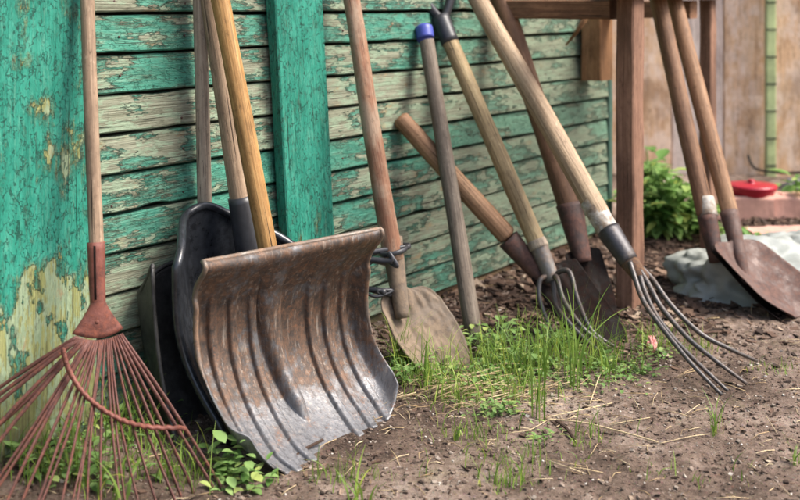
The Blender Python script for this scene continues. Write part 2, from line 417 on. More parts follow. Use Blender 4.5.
M['green_post'] = plain('pale_green_paint', lin(160, 172, 122), .75, .3, 12, .4)
M['green_dark'] = plain('dark_green_corner', lin(48, 78, 66), .7, .3, 40, .4)
M['stone'] = plain('stone', lin(170, 164, 158), .9, .25, 20, .6)
M['tissue'] = plain('pink_wrapper', lin(226, 150, 142), .6, .15, 40, .3)
M['litter_blue'] = plain('blue_scrap', lin(130, 160, 205), .5, .15, 40, .3)

# ------------------------------------------------------------------ ground
SC = G(335, 455)
def gh(x, y):
    """height of the soil"""
    p = Vector((x, y, 0)); t = wall_t(p); s = (p-W0).dot(D)
    h = .010*ns(x*2.1, y*2.1, 3)+.007*ns(x*7, y*7, 9)+.005*ns(x*19, y*19, 5)
    if abs(x) < 4 and 1 < y < 6: h += .0035*ns(x*47, y*47, 1)+.003*ns(x*85, y*85, 2)+.006*max(0, ns(x*33, y*33, 7)-.1)
    dq = (p-SC).length; h *= .3+.7*sm(.16, .36, dq)
    mound = .028*sm(-.2, -1.2, s)*sm(.35, .02, t) + .012*sm(.25, .0, t)
    if t < 0: mound = .01
    # bed of mulch behind the path, right of the green board
    mulch = sm(.1, .6, s)*sm(.75, .45, t)
    return h+mound+.012*mulch*ns(x*12, y*12, 4)
def axis_vals(lo, hi, fine0, fine1, step, grow=1.12):
    v = list(np.arange(fine0, fine1, step)); s = step; x = fine1
    while x < hi: v.append(x); s *= grow; x += s
    s = step; x = fine0-step; pre = []
    while x > lo: pre.append(x); s *= grow; x -= s
    return pre[::-1]+v
xs = axis_vals(-60, 60, -1.15, 1.6, .0072, 1.09); ys = axis_vals(-30, 90, 1.62, 3.3, .0072, 1.05)
vs = [(x, y, gh(x, y)) for y in ys for x in xs]; nx = len(xs)
fs = [(j*nx+i, j*nx+i+1, (j+1)*nx+i+1, (j+1)*nx+i) for j in range(len(ys)-1) for i in range(nx-1)]
kind(link('ground', mesh('ground', vs, fs, M['soil'])), 'structure')

# ------------------------------------------------------------------ plank wall
def set_attr(me, name, vals):
    a = me.attributes.new(name, 'FLOAT', 'POINT'); a.data.foreach_set('value', list(map(float, vals)))
wall = thing('plank_wall', 'long shed wall of horizontal planks with flaking teal paint behind all the tools', 'wall', None, WM)
SP = .0985*K; Z0 = .043*K; S0, S1 = -3.4, wall_s(603)
vs = []; fs = []; at = []
for i in range(27):
    z0 = Z0+SP*i; z1 = z0+SP; n = int((S1-S0)/.02); r = random.random(); sd = random.random()*90
    gap = .0048+random.random()*.0028; th = .001*random.uniform(-1.5, 2)
    b = len(vs)
    for k in range(n+1):
        x = S0+(S1-S0)*k/n
        e0 = .0016*ns(x*3, sd, 1)+.0012*ns(x*17, sd, 2)+(.0035*max(0, ns(x*9, sd, 5)-.38)*4); e1 = .0016*ns(x*3, sd, 3)+.0012*ns(x*17, sd, 4)-(.003*max(0, ns(x*8, sd, 8)-.42)*3)
        warp = .002*ns(x*1.5, sd, 6)+th
        zb = z0+gap*.5+e0; zt = z1-gap*.5+e1
        for (y, z) in ((.014, zb), (-.016-warp, zb), (-.019-warp, zb+.003), (-.0165-warp, zb+SP*.33), (-.0145-warp, zb+SP*.66), (-.012-warp, zt-.003), (-.009-warp, zt), (.014, zt)):
            vs.append((x, y, z)); at.append(r)
    for k in range(n):
        for j in range(8):
            a = b+k*8+j; c = b+k*8+(j+1) % 8; fs.append((a, c, c+8, a+8))
    fs.append(tuple(b+j for j in range(7, -1, -1))); fs.append(tuple(b+n*8+j for j in range(8)))
me = mesh('siding', vs, fs, M['siding'], False); set_attr(me, 'rnd', at)
link('siding', me, wall, WM)
v, f = box_data(S0, S1-.002, .03, .05, .0, Z0+SP*27)
link('backing', mesh('backing', v, f, M['dark'], False), wall, WM)
beam('sill_beam', WM, S0, S1-.01, -.005, .029, -.06, Z0-.001, M['rot'], wall, .006, .01, 120)
def upright(name, M_, x0, x1, t0, t1, z0, z1, mat, parent):
    o = beam(name, M_, x0, x1, -t1, -t0, z0, z1, mat, parent, .003, .002, 60)
    set_attr(o.data, 'rnd', [random.random()]*len(o.data.vertices)); return o
upright('wide_board', WM, wall_s(80)-.36, wall_s(80), .021, .045, .035, 2.05, M['plank'], wall)
Lp = wall_s(266); Rp = wall_s(313)
tilt = WM @ Matrix.Translation((wall_s(291), 0, .6*K)) @ Matrix.Rotation(math.radians(-4.6), 4, 'Y') @ Matrix.Translation((-wall_s(291), 0, -.6*K))
o = upright('trim_board', tilt, Lp, Rp, .022, .052, .01, 2.0, M['post'], wall)
o['label'] = 'solid green upright board, slightly leaning'
o = beam('corner_board', WM, S1+.001, S1+.03, -.022, .04, 0, Z0+SP*27, M['green_dark'], wall)
# end wall of the shed
v, f = box_data(S1-.02, S1-.001, .052, 1.6, 0, Z0+SP*27)
link('end_wall', mesh('end_wall', v, f, M['dark'], False), wall, WM)
nv, nf = tube_data([(0, 0, 0), (0, -.0022, 0), (0, -.0026, 0)], [.0024, .0024, .0018], 8)
nme = mesh('nail_head', nv, nf, M['socket_rust'])
for i in range(1, 17):
    for px in (108, 176, 246, 334, 452, 588):
        if random.random() < .4: continue
        x = wall_s(px)+random.uniform(-.012, .012)
        link('nail_head', nme, wall, WM @ Matrix.Translation((x, -.0165, Z0+SP*i+SP*.33+random.uniform(-.008, .01))))
# ------------------------------------------------------------------ lean-to frame
fr = thing('timber_frame', 'brown timber lean-to frame of two posts and beams right of the plank wall', 'frame', G(630, 306))
def post_at(px, py, wpx, z1, mat, name='post'):
    b = G(px, py); Y = b.y/K; h = wpx/F*Y*K/2/1.05
    Mx = WM.copy(); Mx.translation = b
    return beam(name, Mx, -h*1.1, h*1.1, -h*.8, h*.8, -.05, z1, mat, fr, .004, .003), b
rz = 1.072*K
_, p1 = post_at(630, 308, 25, rz, M['timber'])
_, p2 = post_at(708, 252, 16, rz, M['timber'])
def frame_at(p, xdir):
    x = Vector((xdir.x, xdir.y, 0)).normalized(); y = Vector((-x.y, x.x, 0))
    m = Matrix.Identity(4)
    for i in range(3): m[i][0] = x[i]; m[i][1] = y[i]; m[i][2] = (0, 0, 1)[i]; m[i][3] = p[i]
    return m
Mr = frame_at(Vector((p1.x, p1.y, 0)), p2-p1); Lr = (p2-p1).length
beam('top_rail', Mr, -.62, Lr+.05, -.045, .05, rz+.001, rz+.085, M['timber_x'], fr)
foot = p1-N*(wall_t(p1)-.03)
Mb = frame_at(Vector((foot.x, foot.y, 0)), N)
beam('cross_beam', Mb, 0, wall_t(p1)-.03-.045, -.03, .03, rz-.055, rz-.002, M['timber_x'], fr)
Mc = WM.copy(); q = P(597, 50, 4.72); Mc.translation = Vector((q.x, q.y, 0))
hang = beam('hanging_block', Mc, -.045, .045, -.035, .035, P(597, 80, 4.72).z, rz-.06, M['timber_side'], fr)
p3 = q
foot3 = q-N*(wall_t(q)-.03)
beam('cross_beam', frame_at(Vector((foot3.x, foot3.y, 0)), N), 0, wall_t(p1)-.08, -.03, .03, rz-.058, rz-.003, M['timber_x'], fr)
tw = tube('stick', [P(566, 45, 4.55), P(575, 34, 4.5), P(586, 18, 4.45)], [.003, .006, .008], M['timber_side'], None, 8)
tag(tw, 'short tan stick jammed slanting below the cross beam', 'stick')

# ------------------------------------------------------------------ tool building blocks
def extend_to_wall(a, b, r, maxlen, gapk=.02):
    """continue the line a->b upwards until it rests on the wall or is long enough"""
    d = (b-a).normalized(); ta, tb = wall_t(a), wall_t(b); L = maxlen
    rate = (tb-ta)/(b-a).length
    if rate < 0: L = min(L, (ta-r-gapk)/(-rate))
    return a+d*L
def patch(name, TL, TR, BL, BR, fn, mat, parent, nu=40, nv=40, thick=.003, ret=False):
    n = ((TR-TL).cross(BL-TL)).normalized()
    if n.y > 0: n = -n
    def S(u, v):
        U, V, d = fn(u, v)
        return TL*(1-U)*(1-V)+TR*U*(1-V)+BL*(1-U)*V+BR*U*V+n*d
    base = (TL+BR)/2; vs = []; av = []
    for j in range(nv+1):
        for i in range(nu+1):
            vs.append(S(-1+2*i/nu, j/nv)-base); av.append(j/nv)
    fs = [(j*(nu+1)+i, (j+1)*(nu+1)+i, (j+1)*(nu+1)+i+1, j*(nu+1)+i+1) for j in range(nv) for i in range(nu)]
    me = mesh(name, vs, fs, mat); set_attr(me, 'v', av)
    o = link(name, me, parent, Matrix.Translation(base))
    md = o.modifiers.new('Solidify', 'SOLIDIFY'); md.thickness = thick; md.offset = 0
    return o, S
def pxr(w, Y): return w/2/F*Y*K

# ---- 1. fan rake
rk = thing('fan_rake', 'rusty fan rake with fine red tines leaning on the wall at the far left', 'rake', G(100, 495))
a = P(97.5, 300, 2.46); b = P(87.5, 0, 2.55); r = pxr(14.5, 2.5)
rod('handle', P(97, 262, 2.47), extend_to_wall(a, b, r, 1.2), r, r*.95, M['shaft_greypink'], rk, wob=.002)
rod('socket', P(98, 312, 2.455), P(96, 242, 2.475), r*1.02, r*1.22, M['rake_metal'], rk, seg=10, roundend=False)
tube('seam', [P(95.5, 300, 2.405), P(95, 275, 2.41), P(94.5, 246, 2.42)], .0022, M['dark_rust'], rk, 6)
# cone-shaped head: flattened flared sheet
hc = P(98, 302, 2.455); hb = P(98, 338, 2.44); wdir = (P(125, 330, 2.47)-P(71, 336, 2.41)); wdir.normalize()
ax = (hb-hc).normalized(); nrm = wdir.cross(ax).normalized()
if nrm.y > 0: nrm = -nrm
vs = []; fs = []; nn = 28; mm = 8
for j in range(mm+1):
    t = j/mm; w = pxr(15+36*t**1.2, 2.45); d = pxr(16-5*t, 2.45)
    for k in range(nn):
        an = 2*PI*k/nn
        drop = (.010*math.cos(an*1)**2*0)+(-.012*(math.cos(an)**2)*t)
        vs.append(hc+ax*((hb-hc).length*t+drop)+wdir*w*math.cos(an)+nrm*d*math.sin(an)-rk.location)
for j in range(mm):
    for k in range(nn):
        p = j*nn+k; q = j*nn+(k+1) % nn; fs.append((p, q, q+nn, p+nn))
fs.append(tuple(mm*nn+k for k in range(nn)))
hd = link('head', mesh('head', vs, fs, M['rake_metal']), rk, Matrix.Translation(rk.location))
tube('bolt', [P(97, 322, 2.38), P(97, 322, 2.36)], .004, M['rake_metal'], hd, 8)
ends = []
NTINE = 26
for i in range(NTINE):
    q = i/(NTINE-1)
    ex = -150+(368)*q**.82; ey = 490+38*math.sin(PI*min(1, q*1.08))**.8-4*q
    if i == NTINE-1: ey = 486
    ex += random.uniform(-7, 7)
    st = P(77+44*q, 337+5*math.sin(PI*q)-3*q, 2.405+.05*q)
    g = G(ex, ey, .006)
    if i == 0: g = st.lerp(g, .36)
    if i == 3: g = st.lerp(g, .55)
    pts = []
    bowv = Vector((0, 0, 1))*.003+Vector((random.uniform(-1, 1), 0, random.uniform(-.5, .5)))*.009
    for k in range(15):
        t = k/14; p = st.lerp(g, t)+bowv*math.sin(PI*t); pts.append(p)
    if i not in (0, 3):
        dd = (pts[-1]-pts[-2]).normalized(); pts.append(pts[-1]+Vector((dd.x*.004, dd.y*.004, -.014)))
    rr = .0031
    tube('tine', pts, [rr*1.15]*10+[rr]*(len(pts)-10), M['rake_tine'], rk, 8, flat=.6)
    ends.append((st, g))
# wavy brace bar
bp = spline([P(63, 350, 2.385), P(68, 368, 2.365), P(80, 389, 2.35), P(98, 406, 2.345), P(122, 420, 2.35), P(150, 427, 2.36), P(186, 428, 2.38)], 14)
bp = [p+Vector((0, 0, 1))*.0011*math.sin(i*1.57) for i, p in enumerate(bp)]
tube('brace_bar', bp, .0056, M['rake_metal'], rk, 8, flat=.7)

# ---- 4. dusty black scoop (rearmost) with grey shaft
ms = thing('snow_scoop', 'dull dusty black plastic scoop, rearmost of the stacked scoops, beside the fan rake', 'snow shovel', G(215, 452), group='scoops stacked against the wall')
def fn_matte(u, v):
    w = 1-.10*v+.0*u
    U = .5+.5*u*w
    vt = .20*abs(u)**3.2+.02-.17*min(1, max(0, (abs(u)-.88)/.12))
    vb = 1-.10*abs(u)**5
    V = vt+(vb-vt)*v
    e = sm(.42, .95, abs(u))
    d = (.125*min(1, max(0, (abs(u)-.88)/.12))**.8*(1-.5*v)-.03)*K - .02*math.sin(PI*v)+.0025*ns(u*5, v*4, 2)
    return U, V, d
_, S = patch('blade', P(130, 264, 2.70), P(262, 240, 3.0), P(166, 478, 2.56), P(310, 415, 2.92), fn_matte, M['black_matte'], ms, 150, 40, .005)
tube('rim', [S(-1, 1-i/20) for i in range(20)]+[S(-1+2*i/40, 0) for i in range(41)]+[S(1, i/20) for i in range(1, 21)], .0045, M['black_matte'], ms, 10)
a = P(206, 235, 2.90); b = P(199.5, 0, 2.885)
rod('handle', P(206.5, 290, 2.90), extend_to_wall(a, b, .012, 1.0, .002), pxr(15, 2.87), pxr(12, 2.9), M['shaft_grey'], ms, wob=.002)

# ---- 3. glossy black scoop
gs = thing('snow_scoop', 'glossy black plastic scoop with thick rolled rim, between dusty scoop and metal shovel', 'snow shovel', G(240, 450), group='scoops stacked against the wall')
def fn_gloss(u, v):
    w = 1-.12*v
    U = .5+.5*u*w
    vt = .27*abs(u)**1.7-.03
    vb = 1-.06*abs(u)**4
    V = vt+(vb-vt)*v
    e = sm(.25, 1.0, abs(u))
    rib = sum(math.exp(-((u-c)/.035)**2) for c in (-.72, -.5, -.28, .28, .5, .72))*.006*sm(.12, .3, v)
    d = (.085*e-.075)*K*1.1-.045*math.sin(PI*min(1, v*1.1))+rib
    return U, V, d
_, S = patch('blade', P(160, 208, 2.64), P(288, 206, 2.96), P(218, 462, 2.56), P(335, 415, 2.86), fn_gloss, M['black_gloss'], gs, 90, 50, .004)
path = [S(-1, 1-i/24) for i in range(24)]+[S(-1+2*i/60, 0) for i in range(61)]+[S(1, i/24) for i in range(1, 25)]
tube('rim', path, .0085, M['black_gloss'], gs, 14)
a = P(241, 205, 2.85); b = P(209, 0, 2.87)
rod('handle', a, extend_to_wall(a, b, .02, .95), pxr(21, 2.76), pxr(16, 2.86), M['shaft_greypink'], gs, wob=.002)
rod('socket', P(255, 280, 2.85), P(240.5, 197, 2.845), pxr(32, 2.84), pxr(25, 2.84), M['black'], gs, seg=14)

# ---- 2. metal snow shovel
st = thing('snow_shovel', 'big ribbed metal snow shovel, rusty above, bare grey below, before the black scoops', 'snow shovel', G(320, 462), group='scoops stacked against the wall')
ribs = (-.78, -.56, -.33, .36, .57, .79)
def fn_metal(u, v):
    U = .5+.5*u*(1-(.13 if u < 0 else .04)*sm(.84, 1, v)**2)
    vb = 1-(.18*abs(u)**6 if u < 0 else .12*abs(u)**8)+.05*(1-u*u)+.012*math.sin(u*9+1)
    V = v*vb
    pr = -.150*math.sin(PI*v**.86)**.9*K + .0*v
    pr = pr*sm(.02, .16, v)-.05*K*sm(.045, .10, v)+.008*K*sm(0, .02, v)
    side = .050*sm(.88, 1, abs(u))*(1-v)**.5*sm(.05, .22, v)
    rib = 0
    for c in ribs:
        cc = c*(1-.05*v)
        rib += sm(.052, .026, abs(u-cc))*.0095
    rib *= sm(.08, .16, v)
    sw = .135*(1-.62*(v/.8))*math.sqrt(max(0, 1-max(0, (v-.66)/.14)**2)) if v < .8 else 0
    cx = -.17+.15*v
    body = 0
    if v < .80:
        q = (u-cx)/max(sw, .01)
        if abs(q) < 1.3: body = .027*math.sqrt(max(0, 1-(q/1.15)**2))*sm(.82, .66, v)*sm(.06, .12, v)
    nz = .002*ns(u*3, v*3, 1)
    return U, V, pr+side+max(rib, body)+nz
_, S = patch('blade', P(203, 262, 2.52), P(380, 229, 2.80), P(255, 486, 2.33), P(413, 402, 2.83), fn_metal, M['scoop_metal'], st, 220, 90, .0028)
path = [S(-1, .6-i/40*.6) for i in range(40)]+[S(-1+2*i/80, 0) for i in range(81)]+[S(1, i/40*.6) for i in range(1, 41)]
tube('rim', path, [.0048*min(1, .35+i/14, .35+(len(path)-1-i)/14) for i in range(len(path))], M['scoop_back'], st, 12)
a = P(271, 262, 2.74); b = P(220.5, 0, 2.80)
rod('handle', P(270.5, 262, 2.745), extend_to_wall(a, b, .02, 1.0), pxr(20, 2.72), pxr(18, 2.85), M['shaft_orange'], st, wob=.0015)

# ---- 5. mud-caked shovel
mv = thing('shovel', 'shovel caked in pale dry mud with a ruddy shaft, beside the metal snow shovel', 'shovel', G(452, 380))
def spade(tip=.35, flat=.5, dish=.02, shoulder=.12, mud=0.0):
    def fn(u, v):
        w = 1.0
        if v < shoulder: w = .55+.45*math.sqrt(max(0, 1-(1-v/shoulder)**2))
        if v > 1-tip: q = (v-1+tip)/tip; w *= 1-(1-flat)*q*q
        U = .5+.5*u*w
        V = v*(1-.0*abs(u))
        soc = .014*math.exp(-(u/.18)**2)*sm(.55, .0, v)
        return U, V, -dish*(1-u*u)*sm(-.1, .3, v)+soc+.0012*ns(u*4, v*4, 5)+(mud*(.0025*ns(u*6, v*9, 2)+.006*max(0, ns(u*7, v*10, 8)-.12)))
    return fn
patch('blade', P(375, 294, 3.17), P(432, 284, 3.30), P(420, 394, 3.06), P(492, 376, 3.22), spade(.6, .3, .02, .2, 1.3), M['mud_metal'], mv, 50, 50, .003)
a = P(398, 290, 3.20); b = P(351, 0, 3.31)
rod('handle', P(394.5, 262, 3.21), extend_to_wall(a, b, .02, 1.2), pxr(20, 3.2), pxr(16, 3.36), M['shaft_red'], mv, wob=.004)
rod('socket', P(403, 318, 3.165), P(391, 238, 3.24), pxr(14, 3.2), pxr(22.5, 3.24), M['mud_metal'], mv, seg=16)
def knot(c, n, R, label, seed):
    random.seed(seed); pts = []
    ps = [c+Vector((random.uniform(-1, 1)*R*1.7, random.uniform(-.5, .5)*R-.01, random.uniform(-.5, .6)*R)) for _ in range(n)]
    ring = [P(393+14*math.cos(k/10*2*PI), 250+4*math.sin(k/10*2*PI)-3*math.cos(k/10*2*PI), 3.215-.052*math.sin(k/10*2*PI)) for k in range(11)] if seed == 1 else []
    pts = spline(ring+ps, 8)
    o = tube('plastic_tie', pts, .0062, M['black'], None, 8, flat=.6); return tag(o, label, 'cable tie')
knot(P(379, 258, 3.17), 9, .028, 'black plastic strap knotted round the ruddy shaft just above the muddy blade', 1)
knot(P(379, 291, 3.18), 8, .018, 'scrap of black strap caught behind the left shoulder of the muddy blade', 2)
random.seed(11)

# ---- 6. dark pole with blue cap
pl = thing('pole', 'dark grey wooden pole with a blue plastic cap leaning on the wall', 'pole', G(477, 345))
a = P(476, 347, 3.38); b = P(425.5, 36, 3.72); bb = extend_to_wall(a, b, .016, (b-a).length, .02)
rod('shaft', a, b, pxr(18, 3.38), pxr(15, 3.72), M['shaft_dark'], pl, wob=.003)
rod('cap', P(426.5, 43, 3.715), P(423.5, 25, 3.74), pxr(17.5, 3.72), pxr(18, 3.74), M['blue'], pl, seg=6)

# ---- 8. spade with low-lying brown shaft
lo = thing('spade', 'dark rusty spade whose short brown shaft lies slanting low across the wall', 'spade', G(620, 347))
a = P(545, 283, 3.56); b = P(399, 117, 3.64)
rod('handle', P(508, 238, 3.585), b, pxr(20, 3.59), pxr(18, 3.64), M['shaft_brown'], lo, wob=.003)
rod('socket', P(549, 286, 3.555), P(508, 239, 3.58), pxr(15, 3.56), pxr(23, 3.58), M['socket_rust'], lo, seg=14)
patch('blade', P(529, 276, 3.55), P(574, 256, 3.60), P(590, 364, 3.34), P(634, 338, 3.45), spade(.3, .7, .008, .05), M['dark_rust'], lo, 40, 40, .003)

# ---- 9. rear spade
rs = thing('spade', 'dark rusty spade standing upright by its brown shaft, behind the crossing fork handles', 'spade', G(606, 328))
a = P(577, 232, 3.80); b = P(502, 0, 4.10)
rod('handle', P(572, 214, 3.82), extend_to_wall(a, b, .02, 1.25), pxr(24, 3.8), pxr(20, 4.1), M['shaft_deep'], rs, wob=.003)
rod('socket', P(583, 262, 3.765), P(569, 204, 3.83), pxr(18, 3.76), pxr(27, 3.83), M['socket_rust'], rs, seg=14)
patch('blade', P(564, 252, 3.76), P(599, 246, 3.86), P(593, 338, 3.56), P(624, 324, 3.66), spade(.4, .5, .012, .06), M['dark_rust'], rs, 40, 40, .003)

# ---- 7. small fork with D grip
df = thing('garden_fork', 'garden fork with black D grip and pale tan shaft, its tines hidden in the grass', 'garden fork', G(606, 350))
a = P(545, 262, 3.55); b = P(447, 36, 3.80)
rod('handle', P(539, 247, 3.56), P(445, 30, 3.81), pxr(18.5, 3.56), pxr(16.5, 3.8), M['shaft_tan'], df, wob=.002)
rod('socket', P(553, 281, 3.52), P(536, 240, 3.57), pxr(15, 3.52), pxr(19, 3.57), M['socket_grey'], df, seg=10)
rod('collar', P(539.5, 248.5, 3.558), P(536, 240.5, 3.568), pxr(20.5, 3.56), pxr(19.5, 3.57), M['shaft_grey'], df, seg=4)
gr = rod('grip_socket', P(450.5, 43, 3.795), P(440, 17, 3.83), pxr(18, 3.8), pxr(19, 3.83), M['black'], df, seg=6)
def arm(pts, r): tube('grip', spline(pts, 8), r, M['black'], gr, 10)
arm([P(441, 20, 3.825), P(431, 8, 3.82), P(424, -4, 3.82), P(418, -26, 3.83), P(420, -34, 3.84), P(434, -40, 3.85), P(450, -36, 3.86), P(453, -28, 3.86), P(451, -6, 3.85), P(448, 8, 3.84), P(443, 20, 3.83)], pxr(9, 3.8))
for pts in ([(548, 275, 3.52), (541, 279, 3.50), (539, 286, 3.49), (540, 301, 3.47), (546, 318, 3.45), (552, 332, 3.42)],
            [(550, 278, 3.52), (553, 284, 3.50), (556, 304, 3.44), (570, 324, 3.39), (586, 340, 3.36), (603, 354, 3.32)],
            [(553, 278, 3.51), (557, 278, 3.49), (564, 301, 3.43), (582, 327, 3.39), (598, 340, 3.37), (613, 350, 3.345)],
            [(554, 277, 3.52), (561, 271, 3.50), (570, 273, 3.48), (577, 298, 3.43), (589, 327, 3.40), (602, 339, 3.38), (616, 347, 3.37)]):
    p = spline([P(*q) for q in pts], 8); n = len(p)
    tube('tine', p, [pxr(5.4, 3.45)*(1-.5*(i/n)**3) for i in range(n)], M['steel'], df, 10)

# ---- 10. large fork
bf = thing('garden_fork', 'long garden fork with chipped white paint above its dark socket, tines on bare soil', 'garden fork', G(722, 393))
a = P(613, 238, 3.37); b = P(479, 0, 3.86)
top = extend_to_wall(a, b, .02, 1.3)
rod('handle', P(602, 219.5, 3.411), top, pxr(22, 3.46), pxr(19, 3.9), M['shaft_pale'], bf, wob=.003)
rod('painted_band', P(612, 237, 3.375), P(591, 201, 3.447), pxr(22.5, 3.38), pxr(22.8, 3.46), M['white_paint'], bf, seg=14)
rod('socket', P(629, 262, 3.32), P(608, 230, 3.385), pxr(20, 3.32), pxr(24, 3.38), M['socket_black'], bf, seg=10)
rod('rusted_joint', P(645, 282, 3.28), P(626, 257, 3.33), pxr(15, 3.28), pxr(20, 3.33), M['bright_rust'], bf, seg=10, wob=.006)
for pts in ([(630, 262, 3.29), (634, 275, 3.26), (643, 300, 3.20), (660, 325, 3.13), (690, 362, 3.03), (722, 395, 2.955)],
            [(640, 276, 3.27), (645, 292, 3.24), (656, 315, 3.18), (675, 340, 3.11), (700, 365, 3.04), (728, 391, 2.985)],
            [(640, 270, 3.29), (649, 285, 3.26), (662, 308, 3.21), (688, 338, 3.13), (715, 360, 3.07), (747, 384, 3.03)],
            [(642, 268, 3.31), (653, 280, 3.29), (672, 306, 3.24), (700, 333, 3.19), (728, 348, 3.18), (757, 361, 3.22)]):
    p = spline([P(*q) for q in pts], 8); n = len(p)
    tube('tine', p, [pxr(5.6, 3.15)*(1-.45*(i/n)**3) for i in range(n)], M['steel'], bf, 10)

# ---- 11/12. two shovels at the right
s1 = thing('shovel', 'left one of two right-edge shovels, white tape round its shaft, darker blade', 'shovel', G(785, 325), group='shovels leaning on the timber frame')
s2 = thing('shovel', 'right one of two right-edge shovels, plain shaft, broad brown blade uppermost', 'shovel', G(806, 318), group='shovels leaning on the timber frame')
a = P(713, 250, 3.86); b = P(657.5, 0, 4.22); d = (b-a).normalized()
rod('handle', P(706, 217, 3.90), b+d*.1, pxr(18, 3.9), pxr(17, 4.2), M['shaft_deep'], s1, wob=.002)
rod('tape', P(708.5, 217, 3.895), P(704.5, 198, 3.925), pxr(19, 3.9), pxr(19, 3.9), M['white_paint'], s1, seg=6, roundend=False)
rod('socket', P(717, 262, 3.83), P(707, 216, 3.89), pxr(15, 3.83), pxr(19.5, 3.9), M['socket_rust'], s1, seg=10)
patch('blade', P(706, 245, 3.80), P(748, 243, 3.93), P(782, 330, 3.60), P(822, 310, 3.74), spade(.4, .6, .03, .12), M['dark_rust'], s1, 40, 40, .003)
a = P(738, 250, 3.84); b = P(674, 0, 4.30); d = (b-a).normalized()
rod('handle', P(731, 218, 3.90), b+d*.1, pxr(17, 3.9), pxr(17, 4.25), M['shaft_brown'], s2, wob=.002)
rod('socket', P(746, 285, 3.76), P(729, 212, 3.90), pxr(10, 3.78), pxr(19, 3.9), M['shovel_rust'], s2, seg=12)
patch('blade', P(709, 243, 3.76), P(756, 238, 3.91), P(783, 320, 3.60), P(834, 298, 3.76), spade(.4, .6, .03, .12), M['shovel_rust'], s2, 50, 50, .003)

# ------------------------------------------------------------------ sack, bricks, bowl, fence
def blob(name, c, r, mat, label, cat, seed=0, amp=.12, fold=.0, n=40, group=None, sq=1.0):
    vs = []; fs = []
    for j in range(n+1):
        th = PI*j/n
        for i in range(2*n):
            ph = PI*i/n
            v = Vector((math.sin(th)*math.cos(ph), math.sin(th)*math.sin(ph), math.cos(th)))
            if sq != 1: v = Vector([math.copysign(abs(q)**sq, q) for q in v])
            k = 1+amp*noise.noise(v*1.7+Vector((seed, 0, 0)))+amp*.5*noise.noise(v*4+Vector((seed, 5, 0)))-fold*abs(noise.noise(Vector((v.x*3+v.z*2, v.y*3, v.z*5+seed))))
            vs.append((v.x*r[0]*k, v.y*r[1]*k, v.z*r[2]*k))
    for j in range(n):
        for i in range(2*n):
            a = j*2*n+i; b = j*2*n+(i+1) % (2*n); fs.append((a, b, b+2*n, a+2*n))
    o = link(name, mesh(name, vs, fs, mat), None, Matrix.Translation(c))
    return tag(o, label, cat, group)
blob('sack', P(744, 287, 4.02), (.29*K, .20*K, .165*K), M['sack'], 'pale grey green crumpled sack lying on the soil behind the right shovels', 'sack', 3, .26, .13, 60, sq=.8)
blob('sack', P(800, 262, 4.4), (.2*K, .12*K, .12*K), M['sack'], 'smaller pale crumpled sack half hidden behind the large one and the shovel blades', 'sack', 8, .2, .08, 40, sq=.8)
# bricks in a low row, behind
def brick(px, py, Y, L, hgt, dep, rz_, label, mat):
    c = P(px, py, Y); Mx = Matrix.Translation(c) @ Matrix.Rotation(rz_, 4, 'Z')
    o = beam('brick', Mx, -L/2, L/2, -dep/2, dep/2, 0, hgt, mat, None, .008, .006, 10)
    return tag(o, label, 'brick', 'bricks edging the far bed')
bl = ['leftmost brick of the low edging under the red bowl', 'second brick of the low edging, right below the red bowl', 'third brick of the edging, past the red bowl', 'brick at the right end of the upper edging row',
      'lower brick lying in front of the edging, left one', 'lower brick lying in front of the edging, at the picture edge']
for i, (px, py, Y, L) in enumerate([(742, 214, 5.55, .21), (772, 213, 5.5, .2), (802, 211, 5.45, .2), (833, 210, 5.4, .2), (765, 240, 5.0, .12), (800, 238, 4.95, .2)]):
    g = G(px, py+ (5 if i < 4 else 3)); c = P(px, py, g.y/K)
    Mx = Matrix.Translation((g.x, g.y, -.005)) @ Matrix.Rotation(random.uniform(-.12, .12), 4, 'Z')
    o = beam('brick', Mx, -L/2*1.02, L/2*.98, -.06, .06, 0, .095 if i < 4 else .05, M['brick'], None, .01, .008, 10)
    tag(o, bl[i], 'brick', 'bricks edging the far bed')
gb = G(753, 219)
def lathe(name, prof, c, mat, parent=None, n=48):
    vs = []; fs = []
    for r, z in prof:
        for k in range(n): vs.append((r*math.cos(2*PI*k/n), r*math.sin(2*PI*k/n), z))
    for i in range(len(prof)-1):
        for k in range(n):
            a = i*n+k; b = i*n+(k+1) % n; fs.append((a, b, b+n, a+n))
    fs.append(tuple(range(n-1, -1, -1))); fs.append(tuple((len(prof)-1)*n+k for k in range(n)))
    return link(name, mesh(name, vs, fs, mat), parent, Matrix.Translation(c))
Rb = 24/F*5.6*K
o = lathe('bowl_lid', [(Rb*.86, 0), (Rb*.88, .018), (Rb*1.0, .036), (Rb*1.02, .042), (Rb*1.0, .048), (Rb*.8, .05), (Rb*.4, .054), (Rb*.12, .055), (Rb*.15, .062), (Rb*.12, .066), (Rb*.02, .067)],
      Vector((gb.x, gb.y+.02, .078)), M['red'])
tag(o, 'round red enamel lid with small knob lying on the brick edging', 'lid')
